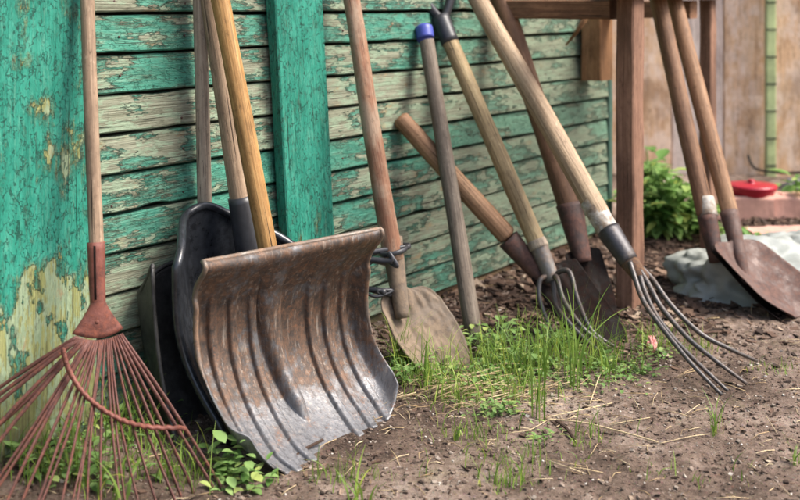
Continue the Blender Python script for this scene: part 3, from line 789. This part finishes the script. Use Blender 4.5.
# fence at the back
fy = 6.75
fb = thing('board_fence', 'pinkish brown fence of wide weathered boards behind the plants at the right', 'fence', P(700, 180, fy))
Mf = frame_at(Vector((P(620, 100, fy).x, fy*K, 0)), Vector((1, -.05, 0)))
x = -1.0; i = 0
while x < 3.2:
    w = random.choice((.24, .3, .36, .22)); mat = M['ply_pale'] if .12 < x < .32 else M['ply']
    beam('board', Mf, x, x+w-.006, random.uniform(-.012, .012), .03, -.03, 2.3, mat, fb, .003, .004)
    x += w; i += 1
gx = P(770, 100, fy-.1)
for k in range(18):
    z0 = .02+k*.135
    pass
gp = beam('painted_strip', Matrix.Translation((gx.x, gx.y, 0)), -.023, .023, -.02, .012, 0, 2.3, M['green_post'], fb, .004, .002)
for k in range(14):
    beam('strip_joint', Matrix.Translation((gx.x, gx.y, 0)), -.024, .024, -.0235, -.018, .06+k*.125, .066+k*.125, M['dark'], gp, .001, .0)
dk = P(803, 150, 6.2)
blob('log', Vector((dk.x+.1, dk.y, dk.z)), (.09, .09, .16), M['dark_rust'], 'dark round log end against the fence at the right picture edge', 'log', 4, .15, n=20)
tag(tube('wire', spline([P(748, 155, 6.5), P(752, 165, 6.45), P(760, 170, 6.4), P(785, 173, 6.3), P(812, 172, 6.2)], 6), .006, M['dark'], None, 6), 'bent dark wire hanging before the fence above the red lid', 'wire')

# ------------------------------------------------------------------ vegetation
class Acc:
    def __init__(s): s.v = []; s.f = []; s.r = []
    def add(s, vs, fs, r):
        o = len(s.v); s.v += vs; s.f += [tuple(i+o for i in f) for f in fs]; s.r += [r]*len(vs)
    def obj(s, name, mat, parent=None, M_=None, smooth=True):
        base = M_.translation if M_ else Vector((0, 0, 0))
        me = mesh(name, [Vector(v)-base for v in s.v], s.f, mat, smooth); set_attr(me, 'rnd', s.r)
        return link(name, me, parent, M_)
def blade(acc, p, h, lean, w, r, seg=6, curl=1.0):
    az = random.uniform(0, 2*PI) if lean is None else lean[1]; ln = random.uniform(.1, .7) if lean is None else lean[0]
    d = Vector((math.cos(az), math.sin(az), 0)); side = Vector((-d.y, d.x, 0)); ra = random.uniform(0, PI); side = side*math.cos(ra)+d*math.sin(ra)
    vs = []
    for i in range(seg+1):
        t = i/seg; ang = ln*(t**1.3)*curl
        c = p+d*h*math.sin(ang)*t+Vector((0, 0, h*t*math.cos(ang*.9)))
        ww = w*(1-t)**.6*(.6+.8*min(1, t*3))*.7 if i < seg else 0.0002
        vs += [c-side*ww, c+side*ww]
    fs = [(2*i, 2*i+1, 2*i+3, 2*i+2) for i in range(seg)]
    acc.add(vs, fs, r)
def leaf(acc, p, L, az, tilt, r, wide=.5, fold=.25):
    d = Vector((math.cos(az)*math.cos(tilt), math.sin(az)*math.cos(tilt), math.sin(tilt))); s = Vector((-math.sin(az), math.cos(az), 0)); u = s.cross(d)
    if u.z < 0: u = -u
    prof = ((0, .05), (.25, .8), (.5, 1), (.75, .7), (1, .02)); vs = []
    for t, w in prof:
        c = p+d*L*t-u*L*.18*t*t
        vs += [c-s*L*wide*.5*w+u*L*fold*w*.35, c, c+s*L*wide*.5*w+u*L*fold*w*.35]
    fs = []
    for i in range(4):
        a = i*3; fs += [(a, a+1, a+4, a+3), (a+1, a+2, a+5, a+4)]
    acc.add(vs, fs, r)
def gpt(px, py):
    g = G(px, py); g.z = gh(g.x, g.y)-.003; return g
# patches of grass: (px, py, spread px, spread py, blades, height m)
ga = Acc()
patches = [(560, 365, 55, 14, 620, .06), (500, 375, 45, 16, 520, .055), (430, 385, 28, 12, 300, .05), (610, 372, 30, 14, 260, .045), (520, 400, 40, 10, 260, .035), (455, 400, 30, 8, 160, .03),
           (35, 445, 55, 24, 700, .06), (120, 450, 60, 24, 420, .05), (60, 490, 70, 14, 400, .05), (180, 480, 30, 10, 120, .04),
           (510, 480, 30, 8, 90, .028), (590, 440, 20, 8, 30, .03), (715, 436, 5, 4, 22, .035), (400, 370, 12, 8, 130, .06), (650, 345, 25, 8, 90, .035), (700, 350, 20, 6, 60, .03), (770, 372, 30, 6, 40, .02),
           (515, 460, 60, 14, 80, .02), (340, 480, 60, 8, 60, .025), (470, 435, 40, 8, 80, .022), (415, 340, 10, 12, 60, .05), (690, 470, 80, 20, 30, .02), (795, 465, 5, 5, 12, .03)]
for (px, py, sx, sy, n, h) in patches:
    for _ in range(int(n*(.46 if n > 200 else .9))):
        g = gpt(px+random.gauss(0, .55)*sx, py+random.gauss(0, .55)*sy)
        if wall_t(g) < .03: continue
        blade(ga, g, h*random.choice((.5, .8, 1, 1.4, 2.3)), None, random.uniform(.0009, .0019), random.random(), 5, random.uniform(.6, 1.7))
kind(ga.obj('grass', M['grass']), 'stuff', 'short fresh green grass scattered over the soil before the tools', 'grass')
wa = Acc()
wp = [(545, 372, 60, 16, 1000, .010), (505, 362, 32, 20, 620, .013), (440, 378, 26, 10, 330, .011), (490, 388, 38, 14, 480, .010), (620, 378, 26, 10, 260, .009), (655, 352, 20, 7, 130, .009), (500, 415, 26, 5, 180, .009),
      (40, 440, 55, 22, 1100, .013), (120, 440, 55, 26, 620, .012), (60, 485, 70, 14, 620, .014), (245, 485, 25, 7, 70, .016), (400, 382, 8, 8, 60, .013), (230, 478, 12, 8, 50, .02), (585, 390, 50, 8, 260, .008), (540, 440, 20, 6, 60, .008)]
for (px, py, sx, sy, n, L) in wp:
    for _ in range(int(n*(.42 if n > 200 else .9))):
        g = gpt(px+random.gauss(0, .6)*sx, py+random.gauss(0, .6)*sy)
        if wall_t(g) < .03: continue
        p = g+Vector((0, 0, abs(random.gauss(0, 1))*L*1.5+.003)); l = L*random.uniform(.6, 1.7)
        leaf(wa, p, l, random.uniform(0, 2*PI), random.uniform(-.3, .7), random.random(), random.uniform(.4, .8))
kind(wa.obj('ground_weeds', M['leaf']), 'stuff', 'low small-leaved green weeds covering the soil among the grass', 'weeds')
# tall grass clumps, each a thing
def clump(px, py, n, h, spread, label, lean=(.05, .45), w=.003, tall=None):
    g = gpt(px, py); ac = Acc()
    for _ in range(n):
        p = g+Vector((random.gauss(0, spread), random.gauss(0, spread), 0))
        blade(ac, p, h*random.uniform(.5, 1.05), (random.uniform(*lean), random.uniform(0, 2*PI)), w*random.uniform(.6, 1.1), random.random(), 10, 1.3)
    return tag(ac.obj('grass_clump', M['grass'], None, Matrix.Translation(g)), label, 'grass', 'tall grass clumps')
clump(541, 421, 8, .245, .006, 'narrow upright grass clump at the near edge of the weeds, by the long straws', (.02, .22), .0030)
clump(572, 392, 12, .27, .012, 'tall fanned grass clump right before the small fork tines', (.05, .6), .0030)
clump(585, 378, 7, .22, .012, 'grass clump with arching blades before the dark spade blades', (.2, 1.0), .0026)
clump(103, 506, 14, .12, .02, 'bright grass clump at the bottom under the middle of the rake', (.1, .8), .0034)
clump(358, 508, 9, .10, .014, 'small bright grass clump on bare soil at the bottom centre', (.1, .7), .0034)
clump(352, 478, 5, .08, .003, 'thin grass sprig just in front of the metal shovel lip', (.1, .5), .0022)
clump(575, 445, 8, .03, .0015, 'tiny grass tuft alone on bare soil under the end of the long straw', (.1, .6), .0016)
clump(455, 440, 9, .04, .004, 'short sparse grass tuft on the bare soil below the muddy shovel', (.1, .7), .0018)
# young leafy plant rosettes
def rosette(px, py, n, L, hgt, label, mat='leaf', wide=.6, spread=.02):
    g = gpt(px, py); root = thing('weed', label, 'weed', g); ac = Acc(); stm = []
    for k in range(n):
        az = random.uniform(0, 2*PI); h = hgt*random.uniform(.2, 1); off = Vector((math.cos(az), math.sin(az), 0))*spread*random.uniform(.3, 1.3)
        p = g+off+Vector((0, 0, h)); stm.append(tube_data([g, g+off*.5+Vector((0, 0, h*.6)), p], .0009, 5))
        leaf(ac, p, L*random.uniform(.6, 1.2), az+random.uniform(-.6, .6), random.uniform(-.2, .5), random.random(), wide)
    ac.obj('leaves', M[mat], root, Matrix.Translation(g))
    v, f = join(stm); me = mesh('stems', [q-g for q in v], f, M[mat]); set_attr(me, 'rnd', [.4]*len(v)); link('stems', me, root, Matrix.Translation(g))
rosette(222, 492, 8, .019, .012, 'leafy weed in the shade beneath the left corner of the metal shovel')
rosette(498, 352, 40, .026, .075, 'bushy leafy weed standing right of the dark pole foot', spread=.045)
rosette(20, 480, 16, .024, .035, 'round-leaved weed at the bottom left below the rake tines')
for px, py, n_, L_, h_, lb in ((455, 352, 26, .022, .05, 'leafy weed behind the tip of the muddy shovel blade, left of the dark pole'), (522, 370, 34, .022, .05, 'broad leafy weed left of the tall narrow grass clump'), (556, 352, 30, .024, .055, 'leafy weed under the tines of the small fork'),
                              (604, 368, 26, .018, .035, 'low leafy weed at the tips of the small fork'), (640, 376, 18, .016, .025, 'low leafy weed between the small fork tips and the large fork'), (486, 384, 24, .018, .035, 'leafy weed at the near edge of the weeds, below the dark pole')):
    rosette(px, py, n_, L_, h_, lb, spread=.035)
rosette(405, 385, 18, .018, .05, 'leafy weed growing between the metal shovel and the muddy blade')
# background shrubs
def shrub(px, py, n, hgt, spread, L, label, cat='plant'):
    g = G(px, py); root = thing('leafy_plant', label, cat, g, None, 'leafy plants beyond the frame'); ac = Acc(); stm = []
    for k in range(n):
        az = random.uniform(0, 2*PI); rr = spread*random.uniform(.05, 1)**.7; h = hgt*random.uniform(.35, 1)*(1-.35*rr/spread)
        tip = g+Vector((math.cos(az)*rr, math.sin(az)*rr, h)); mid = g+Vector((math.cos(az)*rr*.35, math.sin(az)*rr*.35, h*.6))
        ps = spline([g, mid, tip], 4); stm.append(tube_data(ps, .0022, 5))
        for q in range(7):
            p = ps[min(len(ps)-1, 2+q)] + Vector((random.gauss(0, .008), random.gauss(0, .008), random.gauss(0, .008)))
            leaf(ac, p, L*random.uniform(.6, 1.25), random.uniform(0, 2*PI), random.uniform(-.6, .5), random.random(), random.uniform(.35, .6))
    ac.obj('leaves', M['leaf_bg'], root, Matrix.Translation(g))
    v, f = join(stm); me = mesh('stems', [q-g for q in v], f, M['leaf_bg']); set_attr(me, 'rnd', [.2]*len(v)); link('stems', me, root, Matrix.Translation(g))
shrub(664, 240, 55, .30, .13, .075, 'dense leafy plant just right of the near timber post, tallest of the row')
shrub(690, 236, 45, .20, .12, .065, 'lower leafy plant filling the gap behind the shovel shafts')
shrub(652, 226, 30, .33, .08, .07, 'thin leafy plant reaching up beside the near timber post')
shrub(742, 250, 30, .09, .10, .055, 'low broad-leaved plant in front of the bricks, behind the shovel sockets')
shrub(796, 215, 16, .17, .09, .08, 'leafy plant rising beside the red lid at the right picture edge')
# small debris beyond: stones and scraps
for i, (px, py, r_, m_, lb) in enumerate([(790, 262, .02, 'litter_blue', 'pale blue plastic scrap behind the right shovel blade, nearer the edge'), (772, 252, .018, 'litter_blue', 'pale blue plastic scrap below the bricks, left of its neighbour'),
                                   (700, 222, .02, 'stone', 'pale stone among the leaves behind the shovel shafts'), (752, 205, .05, 'stone', 'pale rounded stone beside the bricks, behind the lid'), (797, 192, .06, 'stone', 'broad pale stone behind the red lid near the edge')]):
    g = G(px, py); blob('scrap' if 'scrap' in lb else 'stone', g+Vector((0, 0, r_*.4)), (r_, r_*.8, r_*.6), M[m_], lb, 'scrap' if 'scrap' in lb else 'stone', i*3.1, .5, .3, 16)
g = G(652, 350); blob('wrapper', g+Vector((0, 0, .013)), (.010, .008, .018), M['tissue'], 'crumpled pink wrapper standing on the soil left of the large fork', 'wrapper', 5, .7, .5, 20)

# ------------------------------------------------------------------ litter
def chip(acc, p, L, w, h, r):
    az = random.uniform(0, PI); ti = random.gauss(0, .3); d = Vector((math.cos(az)*math.cos(ti), math.sin(az)*math.cos(ti), math.sin(ti))); s = Vector((-math.sin(az), math.cos(az), random.gauss(0, .25))).normalized(); u = d.cross(s)
    j = lambda: random.uniform(.6, 1.3)
    vs = [p-d*L*j()-s*w*j(), p+d*L*j()-s*w*j(), p+d*L*j()+s*w*j(), p-d*L*j()+s*w*j()]
    vs += [v+u*h*j() for v in vs]
    acc.add(vs, [(0, 3, 2, 1), (4, 5, 6, 7), (0, 1, 5, 4), (1, 2, 6, 5), (2, 3, 7, 6), (3, 0, 4, 7)], r)
la = Acc(); sa = Acc(); pa = Acc()
def field(n, fn):
    k = 0
    while k < n:
        x = random.uniform(-1.0, 2.2); y = random.uniform(1.55, 4.4)
        p = Vector((x, y, 0))
        if wall_t(p) < .01: continue
        px = 400+F*x/y
        if px < -60 or px > 860: continue
        dens = fn(p, px)
        if random.random() > dens: continue
        p.z = gh(x, y); k += 1; yield p
mul = lambda p, px: .12+.88*sm(2.25, 2.65, p.y)*sm(.75, .45, wall_t(p)) if px > 380 else .22
for p in field(15000, mul):
    far = sm(2.2, 2.9, p.y)
    L = random.choice((1, 1, 1, 1.8, 2.8))*random.uniform(.0014, .0032)*(1+1.6*far)
    chip(la, p+Vector((0, 0, .001)), L, L*random.uniform(.2, .6), L*random.uniform(.1, .35), random.random())
for p in field(17000, lambda p, px: .6 if p.y > 2.6 else 1):
    L = random.choice((1, 1, 1, 1, 2))*random.uniform(.0008, .0025); chip(pa, p, L, L*random.uniform(.6, 1), L*random.uniform(.5, .9), random.random())
for p in field(800, lambda p, px: .3+.7*math.exp(-((p-G(480, 400)).length/.35)**2)):
    az = random.uniform(0, 2*PI); L = random.uniform(.015, .07); r_ = random.uniform(.0004, .0009)
    d = Vector((math.cos(az), math.sin(az), random.uniform(-.05, .2))); c = Vector((-d.y, d.x, 0))*random.uniform(-.2, .2)
    v, f = tube_data([p, p+d*L*.5+c*L*.5+Vector((0, 0, .003)), p+d*L+Vector((0, 0, .001))], r_, 4); sa.add(v, f, random.random())
for _ in range(260):
    p = gpt(random.gauss(462, 42), random.gauss(394, 9)); az = random.uniform(-.6, .9); L = random.uniform(.03, .09)
    if wall_t(p) < .04: continue
    d = Vector((math.cos(az), math.sin(az)*.7, random.uniform(-.1, .35))); c = Vector((-d.y, d.x, 0))*random.uniform(-.4, .4); p.z += random.uniform(0, .012)
    v, f = tube_data([p, p+d*L*.5+c*L*.5+Vector((0, 0, .005)), p+d*L], random.uniform(.0004, .0008), 4); sa.add(v, f, random.random())
for p in field(130, lambda p, px: .05+.95*sm(2.3, 2.8, p.y)*sm(.8, .4, wall_t(p))):
    az = random.uniform(0, 2*PI); L = random.uniform(.04, .14); r_ = random.uniform(.0015, .004)
    d = Vector((math.cos(az), math.sin(az), random.uniform(0, .12))); c = Vector((-d.y, d.x, 0))*random.uniform(-.2, .2)
    v, f = tube_data([p, p+d*L*.5+c*L*.5+Vector((0, 0, .006)), p+d*L+Vector((0, 0, .004))], r_, 6); la.add(v, f, random.uniform(.2, .8))
kind(la.obj('bark_litter', M['litter'], smooth=False), 'stuff', 'brown bark chips and twigs strewn over the soil', 'litter')
kind(pa.obj('gravel', M['pebble'], smooth=False), 'stuff', 'tiny stones and crumbs of earth on the soil', 'gravel')
kind(sa.obj('straw', M['straw']), 'stuff', 'short bits of dry straw scattered on the soil', 'straw')
def straw(pts, r_, label):
    p = [G(x, y, z) + Vector((0, 0, 0)) for x, y, z in pts]
    for q in p: q.z += gh(q.x, q.y)
    o = tube('straw_stalk', spline(p, 8), r_, M['straw'], None, 6); me = o.data
    set_attr(me, 'rnd', [.75]*len(me.vertices)); tag(o, label, 'straw', 'long dry stalks')
straw([(547, 420, .006), (580, 424, .008), (625, 434, .006), (658, 444, .003)], .0016, 'thick pale dry stalk on bare soil, running right from narrow grass clump')
straw([(546, 418, .005), (575, 412, .01), (612, 402, .004)], .0011, 'pale dry stalk slanting back from the narrow grass clump')
straw([(660, 445, .003), (690, 441, .004), (710, 436, .004)], .0008, 'thin curved stalk continuing past the end of the thick one')
straw([(510, 436, .003), (530, 432, .006), (548, 420, .003)], .0008, 'thin dry stalk left of the narrow grass clump')
straw([(612, 425, .003), (650, 423, .003)], .0009, 'short straight stalk alone on soil above the thick one')
straw([(590, 402, .003), (600, 378, .012), (606, 374, .01)], .0012, 'short pale stalk standing at the right end of the weeds')

# ------------------------------------------------------------------ light, world, camera
el, = (math.radians(52),)
sd_ = (N*1.0+D*.45).normalized()
vec = Vector((sd_.x*math.cos(el), sd_.y*math.cos(el), math.sin(el)))
sun = bpy.data.lights.new('sun', 'SUN'); sun.energy = 2.5; sun.angle = math.radians(24); sun.color = (1, .96, .9)
so = bpy.data.objects.new('sun', sun); C.objects.link(so); so.rotation_euler = vec.to_track_quat('Z', 'Y').to_euler()
w = bpy.data.worlds.new('World'); sc.world = w; w.use_nodes = True; nt = w.node_tree
sky = nt.nodes.new('ShaderNodeTexSky'); sky.sky_type = 'NISHITA'; sky.sun_disc = False
sky.sun_elevation = el; sky.sun_rotation = math.atan2(vec.x, vec.y); sky.air_density = 1.0; sky.dust_density = 4.0; sky.ozone_density = .6
nt.links.new(sky.outputs[0], nt.nodes['Background'].inputs[0]); nt.nodes['Background'].inputs[1].default_value = .135
cam = bpy.data.cameras.new('camera'); co = bpy.data.objects.new('camera', cam); C.objects.link(co); sc.camera = co
co.location = (0, 0, H*K); co.rotation_euler = (math.radians(90), 0, 0)
cam.sensor_width = 36; cam.lens = F/800*36; cam.shift_y = -(250-5)/800; cam.clip_start = .05; cam.clip_end = 500
cam.dof.use_dof = True; cam.dof.focus_distance = 2.85*K; cam.dof.aperture_fstop = 3.8
sc.view_settings.view_transform = 'Standard'; sc.view_settings.look = 'None'; sc.view_settings.exposure = 1.27; sc.view_settings.gamma = 1
sc.view_settings.use_curve_mapping = False
sc.render.engine = 'CYCLES'
